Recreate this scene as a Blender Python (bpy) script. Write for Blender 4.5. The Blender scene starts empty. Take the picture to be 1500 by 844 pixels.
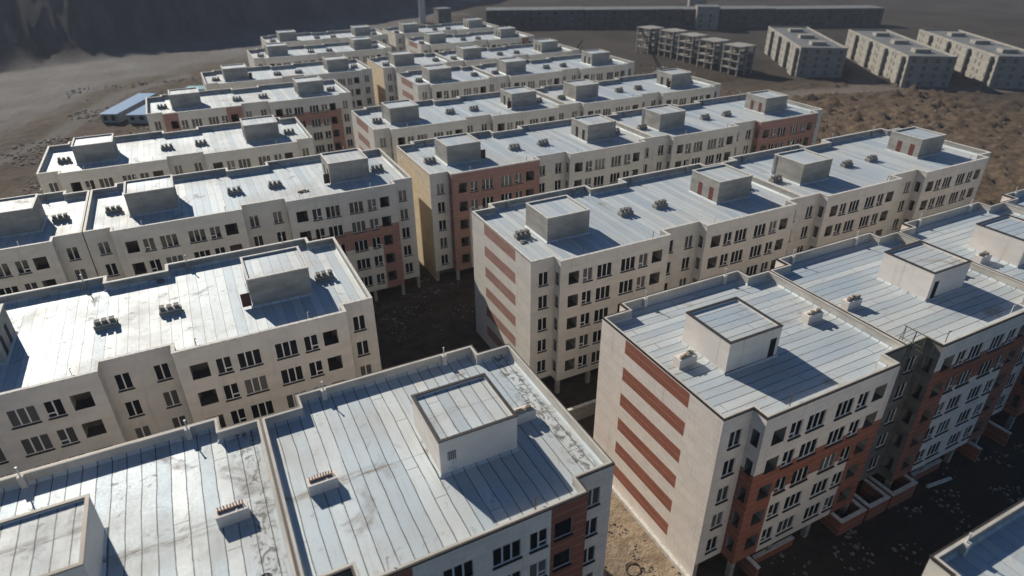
import bpy, math, random
from mathutils import Vector, Matrix, noise

random.seed(7)
scene = bpy.context.scene
COL = scene.collection
rad = math.radians

# ------------------------------------------------------------------ dimensions (metres)
CAMZ = 53.5
T = 19.5                 # parapet top above ground
E_, W_, Q_ = 3.18, 16.09, 2.99      # end bay, wing, half stair recess
DEP = 20.04
SF, SR = 1.47, 1.46      # set-back of end bays
QF, QR = 1.56, 1.69      # depth of stair recess
HALF = E_ + W_ + Q_
FULL = 2 * HALF
PITCH = 3.2
PW = 0.25                # parapet thickness
ROOFZ = T - 0.9
BASE = T - 17.4          # underside of the cladding

# ------------------------------------------------------------------ materials
def new_mat(name):
    m = bpy.data.materials.new(name)
    m.use_nodes = True
    nt = m.node_tree
    nt.nodes.clear()
    out = nt.nodes.new('ShaderNodeOutputMaterial')
    b = nt.nodes.new('ShaderNodeBsdfPrincipled')
    nt.links.new(b.outputs[0], out.inputs[0])
    return m, nt, b

class NB:
    """tiny node-building helper"""
    def __init__(s, nt): s.nt = nt
    def n(s, t, **kw):
        nd = s.nt.nodes.new(t)
        for k, v in kw.items(): setattr(nd, k, v)
        return nd
    def link(s, a, b): s.nt.links.new(a, b)
    def val(s, sock, v):
        if hasattr(v, 'is_output') or isinstance(v, bpy.types.NodeSocket): s.link(v, sock)
        else: sock.default_value = v
    def math(s, op, a, b=None, c=None, clamp=False):
        nd = s.n('ShaderNodeMath', operation=op, use_clamp=clamp)
        s.val(nd.inputs[0], a)
        if b is not None: s.val(nd.inputs[1], b)
        if c is not None: s.val(nd.inputs[2], c)
        return nd.outputs[0]
    def coord(s, which='Object'):
        return s.n('ShaderNodeTexCoord').outputs[which]
    def mapping(s, vec, scale=(1, 1, 1), loc=(0, 0, 0)):
        nd = s.n('ShaderNodeMapping')
        s.link(vec, nd.inputs[0])
        s.val(nd.inputs['Scale'], scale); s.val(nd.inputs['Location'], loc)
        return nd.outputs[0]
    def noise(s, vec, scale, detail=4, rough=.55, dist=0.0):
        nd = s.n('ShaderNodeTexNoise')
        s.link(vec, nd.inputs['Vector'])
        nd.inputs['Scale'].default_value = scale; nd.inputs['Detail'].default_value = detail
        nd.inputs['Roughness'].default_value = rough; nd.inputs['Distortion'].default_value = dist
        return nd.outputs[0]
    def ramp(s, fac, lo, hi, a=0.0, b=1.0):
        nd = s.n('ShaderNodeMapRange', interpolation_type='SMOOTHSTEP')
        s.val(nd.inputs[0], fac); nd.inputs[1].default_value = lo; nd.inputs[2].default_value = hi
        nd.inputs[3].default_value = a; nd.inputs[4].default_value = b
        return nd.outputs[0]
    def mix(s, fac, a, b, mode='MIX'):
        nd = s.n('ShaderNodeMix', data_type='RGBA', blend_type=mode)
        s.val(nd.inputs[0], fac)
        for i, v in ((6, a), (7, b)):
            if isinstance(v, tuple): nd.inputs[i].default_value = (*v, 1)
            else: s.link(v, nd.inputs[i])
        return nd.outputs[2]
    def bump(s, h, strength=.3, dist=.05):
        nd = s.n('ShaderNodeBump')
        s.link(h, nd.inputs['Height']); nd.inputs['Strength'].default_value = strength
        nd.inputs['Distance'].default_value = dist
        return nd.outputs[0]
    def sep(s, v):
        nd = s.n('ShaderNodeSeparateXYZ'); s.link(v, nd.inputs[0]); return nd.outputs
    def comb(s, x, y, z):
        nd = s.n('ShaderNodeCombineXYZ')
        for i, v in enumerate((x, y, z)): s.val(nd.inputs[i], v)
        return nd.outputs[0]
    def objrand(s): return s.n('ShaderNodeObjectInfo').outputs['Random']

def seeded(k, v):
    """object coordinates shifted per object so that no two roofs or walls share the same stains"""
    r = k.math('MULTIPLY', k.objrand(), 173.0)
    nd = k.n('ShaderNodeVectorMath', operation='ADD')
    k.link(v, nd.inputs[0]); k.link(k.comb(r, r, r), nd.inputs[1])
    return nd.outputs[0]

def roof_material(name, along, bold=True):
    """aluminium-faced bitumen membrane laid in metre-wide strips"""
    m, nt, b = new_mat(name); k = NB(nt)
    oc = k.coord(); sv = seeded(k, oc)
    x, y, z = k.sep(oc)
    if along == 'y': x, y = x, y
    else: x, y = y, x
    wob = k.math('MULTIPLY_ADD', k.noise(k.mapping(sv, (.25, .25, .25)), 1.0, 3), .22, -.11)
    xs = k.math('ADD', k.math('DIVIDE', x, .97), wob)
    cell = k.math('FLOOR', xs)
    fr = k.math('ABSOLUTE', k.math('SUBTRACT', k.math('FRACT', xs), .5))
    seam = k.ramp(fr, .455, .480) if bold else k.ramp(fr, .470, .490)
    wn = k.n('ShaderNodeTexWhiteNoise', noise_dimensions='1D')
    k.link(k.math('ADD', cell, k.math('MULTIPLY', k.objrand(), 91.0)), wn.inputs['W'])
    wr = wn.outputs[0]
    ys = k.math('ADD', k.math('DIVIDE', y, 9.0), k.math('MULTIPLY', wr, 3.0))
    cross = k.math('MULTIPLY', k.ramp(wr, .62, .64), k.ramp(k.math('ABSOLUTE', k.math('SUBTRACT', k.math('FRACT', ys), .5)), .4955, .4985))
    brk = k.noise(k.mapping(sv, (.55, .55, .55), (3, 9, 2)), 1.0, 3)
    strength = k.ramp(brk, .28, .5, .6, 1.0)
    line = k.math('MULTIPLY', k.math('MAXIMUM', seam, k.math('MULTIPLY', cross, .8)), strength)
    # dirt: broad drifts, brown pools, small scuffs
    broad = k.ramp(k.noise(k.mapping(sv, (.11, .11, .11), (11, 3, 0)), 1.0, 5, .6), .38, .72)
    pool = k.ramp(k.noise(k.mapping(sv, (.21, .21, .21), (1, 40, 0)), 1.0, 6, .68, .6), .57 if bold else .60, .72)
    scuff = k.ramp(k.noise(k.mapping(sv, (1.5, .8, 1.0), (7, 7, 7)), 1.0, 5, .7, 1.5), .60, .75)
    spot = k.ramp(k.noise(k.mapping(sv, (.75, .75, .75), (19, 2, 0)), 1.0, 7, .72, 1.0), .590, .68)
    pool = k.math('MAXIMUM', pool, k.math('MULTIPLY', spot, .7 if bold else .5))
    # streaks that run down the strips, and fine grit
    stv = k.comb(k.math('MULTIPLY', x, 2.6), k.math('MULTIPLY', y, .22), k.math('MULTIPLY', k.objrand(), 50.0))
    streak = k.ramp(k.noise(stv, 1.0, 6, .7), .50, .68)
    grit = k.ramp(k.noise(k.mapping(sv, (5, 5, 5), (8, 1, 3)), 1.0, 6, .8), .56, .70)
    mould = None
    if bold and along == 'y':
        # drainage valley past the chimneys, where dirt settles, and mould by the end parapet
        vd = k.math('ABSOLUTE', k.math('SUBTRACT', y, 9.72))
        near_ = k.math('MULTIPLY', k.ramp(vd, .75, .05), k.ramp(k.noise(k.mapping(sv, (.42, 1.2, 1), (4, 0, 0)), 1.0, 5, .7), .46, .62))
        pool = k.math('MAXIMUM', pool, near_)
        line = k.math('MAXIMUM', line, k.math('MULTIPLY', k.ramp(vd, .035, .015), .55))
        mould = k.math('MULTIPLY', k.math('MULTIPLY', k.ramp(x, 19.4, 20.6), k.ramp(x, 21.9, 21.3)), k.ramp(k.noise(k.mapping(sv, (1.4, 1.0, 1), (2, 8, 0)), 1.0, 6, .75, .8), .50, .58))
    tint = k.ramp(wr, 0, 1, 0, 1)
    col = k.mix(tint, (.40, .475, .53), (.56, .61, .625))
    col = k.mix(k.math('MULTIPLY', broad, .55), col, (.47, .45, .40))
    col = k.mix(k.math('MULTIPLY', pool, .8), col, (.27, .235, .19))
    col = k.mix(k.math('MULTIPLY', streak, .26), col, (.30, .285, .26))
    col = k.mix(k.math('MULTIPLY', grit, .50), col, (.24, .225, .20))
    col = k.mix(k.math('MULTIPLY', scuff, .5), col, (.30, .28, .25))
    if mould is not None: col = k.mix(k.math('MULTIPLY', mould, .85), col, (.10, .098, .088))
    col = k.mix(k.math('MULTIPLY', line, .95 if bold else .62), col, (.014, .014, .016))
    k.link(col, b.inputs['Base Color'])
    dull = k.math('ADD', k.math('MULTIPLY', pool, .5), k.math('MULTIPLY', broad, .22))
    met = k.math('SUBTRACT', METAL, k.math('ADD', dull, k.math('MULTIPLY', line, .4)), clamp=True)
    k.link(met, b.inputs['Metallic'])
    b.inputs['Specular IOR Level'].default_value = .30
    ro = k.math('ADD', k.math('MULTIPLY', dull, .25), k.ramp(k.noise(k.mapping(sv, (6, 6, 6)), 1.0, 4), .3, .7, ROUGH - .02, ROUGH + .04))
    k.link(ro, b.inputs['Roughness'])
    wr1 = k.noise(k.mapping(sv, (1.1, 1.1, 1.1), (5, 5, 0)), 1.0, 5, .6, .4)
    hgt = k.math('ADD', k.math('MULTIPLY', wr1, .6), k.math('MULTIPLY', line, -.5))
    k.link(k.bump(hgt, .07, .05), b.inputs['Normal'])
    return m

HAZE = .00018
METAL, ROUGH = .22, .60

def plaster_material(name, colour, panel=0.0, vari=.12, rough=.8, joint=(.5, .48, .44), tile=None):
    """render or stone facing; panel = height of the horizontal joints, tile = (length, height) of stone slabs"""
    m, nt, b = new_mat(name); k = NB(nt)
    oc = k.coord(); sv = seeded(k, oc)
    x, y, z = k.sep(oc)
    dark = tuple(c * (1 - vari * 1.6) for c in colour)
    lite = tuple(min(1, c * (1 + vari * .6)) for c in colour)
    col = k.mix(k.ramp(k.noise(k.mapping(sv, (.35, .35, .9)), 1.0, 5, .6), .3, .7), dark, lite)
    streak = k.ramp(k.noise(k.mapping(sv, (1.7, 1.7, .10), (3, 1, 8)), 1.0, 4, .6), .55, .75)
    col = k.mix(k.math('MULTIPLY', streak, .34), col, tuple(c * .55 for c in colour))
    blot = k.ramp(k.noise(k.mapping(sv, (1.1, 1.1, 1.1), (5, 17, 3)), 1.0, 6, .7), .52, .70)
    col = k.mix(k.math('MULTIPLY', blot, .22), col, tuple(c * .62 for c in colour))
    h = k.noise(k.mapping(sv, (9, 9, 9)), 1.0, 3)
    if tile:
        u = k.math('ADD', x, y)
        row = k.math('FLOOR', k.math('DIVIDE', z, tile[1]))
        us = k.math('ADD', k.math('DIVIDE', u, tile[0]), k.math('MULTIPLY', row, .37))
        wn = k.n('ShaderNodeTexWhiteNoise', noise_dimensions='2D')
        k.link(k.comb(k.math('FLOOR', us), row, 0.0), wn.inputs['Vector'])
        col = k.mix(k.ramp(wn.outputs[0], 0, 1, 0, .25), col, tuple(c * .72 for c in colour))
        jz = k.ramp(k.math('ABSOLUTE', k.math('SUBTRACT', k.math('FRACT', k.math('DIVIDE', z, tile[1])), .5)), .45, .475)
        ju = k.ramp(k.math('ABSOLUTE', k.math('SUBTRACT', k.math('FRACT', us), .5)), .465, .485)
        col = k.mix(k.math('MULTIPLY', k.math('MAXIMUM', jz, ju), .42), col, joint)
    if panel:
        zz = k.math('FRACT', k.math('DIVIDE', k.math('SUBTRACT', z, T - .18), panel))
        j = k.ramp(k.math('ABSOLUTE', k.math('SUBTRACT', zz, .5)), .47, .485)
        col = k.mix(k.math('MULTIPLY', j, .8), col, joint)
        row = k.math('FLOOR', k.math('DIVIDE', z, .13))
        us = k.math('ADD', k.math('DIVIDE', k.math('ADD', x, y), .42), k.math('MULTIPLY', row, .5))
        wn = k.n('ShaderNodeTexWhiteNoise', noise_dimensions='2D')
        k.link(k.comb(k.math('FLOOR', us), row, 0.0), wn.inputs['Vector'])
        col = k.mix(k.ramp(wn.outputs[0], 0, 1, 0, .35), col, tuple(c * .6 for c in colour))
    k.link(col, b.inputs['Base Color'])
    b.inputs['Roughness'].default_value = rough
    b.inputs['Specular IOR Level'].default_value = .3
    k.link(k.bump(h, .15, .02), b.inputs['Normal'])
    return m

def flat_material(name, colour, rough=.6, metal=0.0, spec=.4, vari=.25, scale=3.0):
    m, nt, b = new_mat(name); k = NB(nt)
    sv = seeded(k, k.coord())
    col = k.mix(k.ramp(k.noise(sv, scale, 5, .6), .3, .7), tuple(c * (1 - vari) for c in colour), tuple(min(1, c * (1 + vari * .5)) for c in colour))
    k.link(col, b.inputs['Base Color'])
    b.inputs['Roughness'].default_value = rough; b.inputs['Metallic'].default_value = metal
    b.inputs['Specular IOR Level'].default_value = spec
    return m

def glass_material():
    m, nt, b = new_mat('window_glass'); k = NB(nt)
    r = k.objrand()
    col = k.mix(k.ramp(r, .55, 1.0), (.008, .010, .012), (.13, .13, .125))
    k.link(col, b.inputs['Base Color'])
    b.inputs['Roughness'].default_value = .07
    b.inputs['Specular IOR Level'].default_value = .5
    k.link(k.bump(k.noise(seeded(k, k.coord()), .8, 2), .35, .05), b.inputs['Normal'])
    return m

def ground_material():
    m, nt, b = new_mat('bare_earth'); k = NB(nt)
    oc = k.coord()
    at = k.n('ShaderNodeAttribute', attribute_name='soil').outputs['Color']
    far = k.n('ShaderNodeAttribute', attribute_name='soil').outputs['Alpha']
    sr, sg, sb = k.sep(at)          # r: pale gravel, g: ochre spoil, b: dark hillside
    n1 = k.ramp(k.noise(k.mapping(oc, (.06, .06, .06)), 1.0, 7, .62, .4), .32, .68)
    n2 = k.ramp(k.noise(k.mapping(oc, (.5, .5, .5)), 1.0, 7, .7), .35, .68)
    n3 = k.ramp(k.noise(k.mapping(oc, (.021, .021, .021), (9, 4, 0)), 1.0, 6, .6, .8), .35, .7)
    col = k.mix(n1, (.066, .044, .026), (.112, .078, .046))
    col = k.mix(k.math('MULTIPLY', n3, .55), col, (.100, .082, .063))
    n4 = k.ramp(k.noise(k.mapping(oc, (.16, .16, .16), (31, 7, 0)), 1.0, 8, .72, .5), .40, .66)
    col = k.mix(k.math('MULTIPLY', n4, .55), col, (.115, .098, .080))
    col = k.mix(k.math('MULTIPLY', n2, .6), col, (.026, .022, .019))
    och = k.mix(n2, (.180, .127, .083), (.085, .062, .043))
    col = k.mix(sg, col, och)
    grav = k.mix(n1, (.19, .19, .187), (.14, .139, .135))
    grav = k.mix(k.math('MULTIPLY', n2, .35), grav, (.09, .083, .076))
    col = k.mix(sr, col, grav)
    col = k.mix(k.math('MULTIPLY', sr, sg), col, k.mix(n2, (.40, .31, .215), (.24, .175, .115)))
    hill = k.mix(k.ramp(k.noise(k.mapping(oc, (.06, .010, .01)), 1.0, 7, .68), .38, .66), (.045, .045, .050), (.125, .098, .088))
    col = k.mix(sb, col, hill)
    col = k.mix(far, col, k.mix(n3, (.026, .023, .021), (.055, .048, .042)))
    k.link(col, b.inputs['Base Color'])
    b.inputs['Roughness'].default_value = .95
    b.inputs['Specular IOR Level'].default_value = .15
    hh = k.math('ADD', k.noise(k.mapping(oc, (.9, .9, .9)), 1.0, 8, .7), k.math('MULTIPLY', k.noise(k.mapping(oc, (4, 4, 4)), 1.0, 5, .7), .3))
    k.link(k.bump(hh, .8, .5), b.inputs['Normal'])
    return m

M = {}
M['roof_y'] = roof_material('foil_roof_membrane_across', 'y')
M['roof_thin'] = roof_material('foil_roof_membrane_thin_seams', 'y', False)
M['roof_x'] = roof_material('foil_roof_membrane_along', 'x')
M['cream'] = plaster_material('cream_render', (.63, .605, .545), vari=.06)
M['stone'] = plaster_material('pale_stone_slabs', (.77, .70, .625), vari=.05, tile=(1.2, .62), joint=(.92, .90, .86))
M['smooth_stone'] = plaster_material('pale_smooth_render', (.76, .70, .63), vari=.05)
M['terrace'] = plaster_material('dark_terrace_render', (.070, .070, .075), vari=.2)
M['yellow'] = plaster_material('ochre_yellow_render', (.70, .60, .44), vari=.09)
M['red'] = plaster_material('red_clay_facing', (.32, .118, .078), panel=.8, vari=.10, joint=(.62, .45, .36))
M['pink'] = plaster_material('faded_brick_facing', (.36, .205, .17), panel=.8, vari=.10, joint=(.52, .36, .30))
M['concrete'] = plaster_material('grey_cement_render', (.34, .325, .29), vari=.16)
M['darkconc'] = plaster_material('raw_concrete', (.20, .19, .175), vari=.2)
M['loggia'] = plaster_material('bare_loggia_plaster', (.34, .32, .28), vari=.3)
M['inner_concrete'] = plaster_material('parapet_inner_cement', (.36, .345, .31), vari=.2)
M['loggia_shade'] = plaster_material('loggia_painted_shade', (.10, .093, .082), vari=.3)  # recess shade put into the colour of the loggia backs and floors
M['muted'] = flat_material('muted_window_opening', (.13, .125, .115), .7)  # mid grey that mutes the contrast of the distant windows
M['inner'] = plaster_material('parapet_inner_render', (.55, .52, .46), vari=.15)
M['coping_dark'] = flat_material('dark_metal_coping', (.060, .052, .046), .5, .2)
M['coping_light'] = flat_material('pale_stone_coping', (.62, .60, .55), .7)
M['glass'] = glass_material()
M['frame'] = flat_material('white_window_frame', (.70, .70, .68), .45, vari=.06)
M['sill'] = flat_material('black_stone_sill', (.022, .022, .024), .35, vari=.2)
M['pipe'] = flat_material('white_plastic_pipe', (.68, .67, .63), .5)
M['rust'] = flat_material('rusty_pipe', (.13, .065, .045), .8)
M['clay'] = flat_material('clay_block', (.36, .30, .23), .9)
M['door'] = flat_material('red_oxide_door', (.16, .045, .04), .55)
M['rustdoor'] = flat_material('rusted_steel_door', (.085, .035, .028), .7)
M['dark'] = flat_material('dark_void', (.012, .012, .013), .9)
M['steel'] = flat_material('dark_steel', (.035, .035, .037), .5, .6)
M['blue'] = flat_material('pale_blue_sheet_roof', (.13, .27, .46), .7, .0, .15, vari=.12, scale=.6)
M['teal'] = flat_material('teal_sheet_roof', (.06, .30, .38), .5)
M['shedwall'] = flat_material('white_site_shed_wall', (.30, .32, .33), .6)
M['estate'] = plaster_material('estate_grey_render', (.30, .285, .25), vari=.15)
M['estate_roof'] = flat_material('estate_roof_felt', (.17, .175, .175), .7, scale=.3)
M['rubble'] = flat_material('broken_rubble', (.23, .20, .165), .95, vari=.5, scale=1.5)
M['ground'] = ground_material()
M['lane'] = flat_material('packed_dirt_lane', (.215, .185, .15), .95, vari=.3, scale=.15)

# ------------------------------------------------------------------ mesh helpers
class MB:
    def __init__(s): s.v = []; s.f = []; s.m = []
    def quad(s, a, b, c, d, mi=0):
        i = len(s.v); s.v += [tuple(a), tuple(b), tuple(c), tuple(d)]; s.f.append((i, i + 1, i + 2, i + 3)); s.m.append(mi)
    def poly(s, pts, mi=0):
        i = len(s.v); s.v += [tuple(p) for p in pts]; s.f.append(tuple(range(i, i + len(pts)))); s.m.append(mi)
    def box(s, x0, x1, y0, y1, z0, z1, mi=0, skip=''):
        if x0 > x1: x0, x1 = x1, x0
        if y0 > y1: y0, y1 = y1, y0
        P = [(x, y, z) for z in (z0, z1) for y in (y0, y1) for x in (x0, x1)]
        F = {'b': (0, 2, 3, 1), 't': (4, 5, 7, 6), 'f': (0, 1, 5, 4), 'k': (2, 6, 7, 3), 'l': (0, 4, 6, 2), 'r': (1, 3, 7, 5)}
        i = len(s.v); s.v += P
        for kx, q in F.items():
            if kx in skip: continue
            s.f.append(tuple(i + a for a in q)); s.m.append(mi)
    def tube(s, a, b, r0, r1=None, n=8, mi=0, cap=True):
        r1 = r0 if r1 is None else r1
        a, b = Vector(a), Vector(b); d = (b - a).normalized()
        u = d.orthogonal().normalized(); w = d.cross(u)
        i = len(s.v)
        for p, r in ((a, r0), (b, r1)):
            for j in range(n):
                t = 2 * math.pi * j / n
                s.v.append(tuple(p + u * (math.cos(t) * r) + w * (math.sin(t) * r)))
        for j in range(n):
            s.f.append((i + j, i + (j + 1) % n, i + n + (j + 1) % n, i + n + j)); s.m.append(mi)
        if cap:
            s.f.append(tuple(i + n + j for j in range(n))); s.m.append(mi)
            s.f.append(tuple(i + n - 1 - j for j in range(n))); s.m.append(mi)
    def mesh(s, name, mats):
        me = bpy.data.meshes.new(name)
        me.from_pydata(s.v, [], s.f)
        for mt in mats: me.materials.append(mt)
        if any(s.m): me.polygons.foreach_set('material_index', s.m)
        me.update()
        return me
    def build(s, name, mats, parent=None, loc=(0, 0, 0)):
        return link(name, s.mesh(name, mats), parent, loc)

def link(name, me, parent=None, loc=(0, 0, 0), rz=0.0):
    o = bpy.data.objects.new(name, me); COL.objects.link(o)
    o.location = loc; o.rotation_euler.z = rz
    if parent: o.parent = parent
    return o

def thing(name, label, cat, loc=(0, 0, 0), rz=0.0, group=None):
    o = link(name, None, None, loc, rz)
    o['label'] = label; o['category'] = cat
    if group: o['group'] = group
    return o

def tag(o, label=None, cat=None, group=None, kind=None):
    if label: o['label'] = label
    if cat: o['category'] = cat
    if group: o['group'] = group
    if kind: o['kind'] = kind
    return o

# ------------------------------------------------------------------ camera data (used for visibility culling as well)
F_PX, PIT, ROL, YAW = 939.1164623, rad(29.421755964), rad(-0.356527174), rad(26.61819093)
fw = Vector((math.sin(YAW) * math.cos(PIT), math.cos(YAW) * math.cos(PIT), -math.sin(PIT)))
r_ = Vector((math.cos(YAW), -math.sin(YAW), 0)); u_ = r_.cross(fw)
rt = r_ * math.cos(ROL) + u_ * math.sin(ROL)
up = u_ * math.cos(ROL) - r_ * math.sin(ROL)
CAM = Vector((0, 0, CAMZ))

def in_frame(p, margin=.10):
    d = p - CAM; w = d.dot(fw)
    if w < 1: return False
    x = 750 + F_PX * d.dot(rt) / w; y = 422 - F_PX * d.dot(up) / w
    return -1500 * margin < x < 1500 * (1 + margin) and -844 * margin < y < 844 * (1 + margin)

# ------------------------------------------------------------------ plan of the estate: (x0, y_front, dz, spec)
BLOCKS = []      # filled below, also used as occluders: (x0, x1, y0, y1, z0, z1)

def seg_hits(p, q, bx):
    t0, t1 = 0.0, 1.0
    for i in range(3):
        d = q[i] - p[i]; lo, hi = bx[2 * i], bx[2 * i + 1]
        if abs(d) < 1e-9:
            if p[i] < lo or p[i] > hi: return False
        else:
            a, b = (lo - p[i]) / d, (hi - p[i]) / d
            if a > b: a, b = b, a
            t0, t1 = max(t0, a), min(t1, b)
            if t0 > t1: return False
    return True

EYES = [CAM + rt * 4 + Vector((0, 0, 3)), CAM - rt * 4 + Vector((0, 0, 3)), CAM]
def visible(p, n, own):
    if not in_frame(p): return False
    for e in EYES:
        if (e - p).dot(n) <= 0: continue
        q = p + n * .3
        if not any(seg_hits(e, q, b) for i, b in enumerate(BLOCKS) if i != own): return True
    return False

# ------------------------------------------------------------------ window meshes (front plane = y 0, opening centred on x 0, bottom z 0)
def window_meshes(kind, flip, simple):
    """returns (frame mesh, pane mesh, sill mesh); the frame sits 0.10 behind the wall face"""
    w = {'triple': 2.1, 'small': 1.34, 'double': 1.26, 'square': 1.46}[kind]; h = 1.75
    fr, pn, sl = MB(), MB(), MB()
    y0, y1 = .07, .13
    b = .045; mu = .06
    L, R = -w / 2, w / 2
    for bx in ((L, L + b, 0, h), (R - b, R, 0, h), (L + b, R - b, 0, b), (L + b, R - b, h - b, h)):
        fr.box(bx[0], bx[1], y0, y1, bx[2], bx[3])
    cuts = {'triple': [-.34, .34], 'small': [0.0], 'double': [0.0], 'square': []}[kind]
    for c in cuts: fr.box(c - mu, c + mu, y0 - .01, y1, b, h - b)
    if kind == 'small':
        a, c = (L + b, -mu) if not flip else (mu, R - b)
        fr.box(a, c, y0 - .01, y1, .40, .52)
    pn.box(L + b, R - b, .10, .118, b, h - b)
    sl.box(L - .06, R + .06, -.12, .06, -.13, -.005)
    return fr, pn, sl

WM = {}
def win_mesh(kind, flip, simple):
    key = (kind, flip, simple)
    if key not in WM:
        fr, pn, sl = window_meshes(kind, flip, simple)
        if simple:
            a = MB()
            for src, mi in ((fr, 0), (pn, 1), (sl, 2)):
                i = len(a.v); a.v += src.v; a.f += [tuple(i + j for j in f) for f in src.f]; a.m += [mi] * len(src.f)
            WM[key] = (a.mesh('window', [M['frame'], M['glass'], M['sill']]),)
        else:
            WM[key] = (fr.mesh('window', [M['frame']]), pn.mesh('pane', [M['glass']]), sl.mesh('sill', [M['sill']]))
    return WM[key]

def loggia_mesh(w, h, d, bal):
    """an unglazed opening: five-sided box behind the wall face"""
    k = ('loggia', round(w, 2), round(h, 2), d, bal)
    if k not in WM:
        m = MB(); L, R = -w / 2, w / 2
        m.quad((L, 0, 0), (L, d, 0), (L, d, h), (L, 0, h))
        m.quad((R, 0, 0), (R, 0, h), (R, d, h), (R, d, 0))
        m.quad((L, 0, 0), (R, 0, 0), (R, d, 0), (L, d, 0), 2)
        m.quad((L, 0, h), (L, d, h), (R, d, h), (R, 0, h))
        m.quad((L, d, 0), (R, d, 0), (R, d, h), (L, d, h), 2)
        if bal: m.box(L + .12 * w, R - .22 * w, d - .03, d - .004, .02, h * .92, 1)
        WM[k] = m.mesh('loggia', [M['loggia'], M['dark'], M['loggia_shade']])
    return WM[k]

# ------------------------------------------------------------------ the apartment block
def outline(part):
    """front-left corner first, counter-clockwise; part: full, left (left half) or right (right half)"""
    L = FULL
    f = [(0, SF), (E_, SF), (E_, 0), (E_ + W_, 0), (E_ + W_, QF)]
    fr = [(L - E_ - W_, QF), (L - E_ - W_, 0), (L - E_, 0), (L - E_, SF), (L, SF)]
    bk = [(L, DEP - SR), (L - E_, DEP - SR), (L - E_, DEP), (L - E_ - W_, DEP), (L - E_ - W_, DEP - QR)]
    bl = [(E_ + W_, DEP - QR), (E_ + W_, DEP), (E_, DEP), (E_, DEP - SR), (0, DEP - SR)]
    if part == 'full': return f + fr + bk + bl
    if part == 'left': return f + [(HALF, QF), (HALF, DEP - QR)] + bl
    o = fr + bk + [(HALF, DEP - QR), (HALF, QF)]
    return [(x - HALF, y) for x, y in o]

def inset(pts, d):
    n = len(pts); out = []
    for i in range(n):
        p, q, s = Vector(pts[i - 1]), Vector(pts[i]), Vector(pts[(i + 1) % n])
        a = (q - p).normalized(); b = (s - q).normalized()
        na = Vector((-a.y, a.x)); nb = Vector((-b.y, b.x))
        out.append(tuple(q + na * d + nb * d))
    return out

def red_zone(scheme, lx, tz):
    """does the facing at wing-local x (3.18..19.27) and depth tz below the top carry red clay?"""
    if scheme == 'white': return False
    col = lx < 6.1 or lx > 15.95
    if scheme == 'columns': return col
    if scheme == 'top': return lx < 6.1 and tz < 4
    s = {'band3': 6.27, 'band2': 3.07, 'band12': 0.0}[scheme]
    e = {'band3': 9.47, 'band2': 6.27, 'band12': 6.27}[scheme]
    if tz < s: return False
    return tz < e or col

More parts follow.
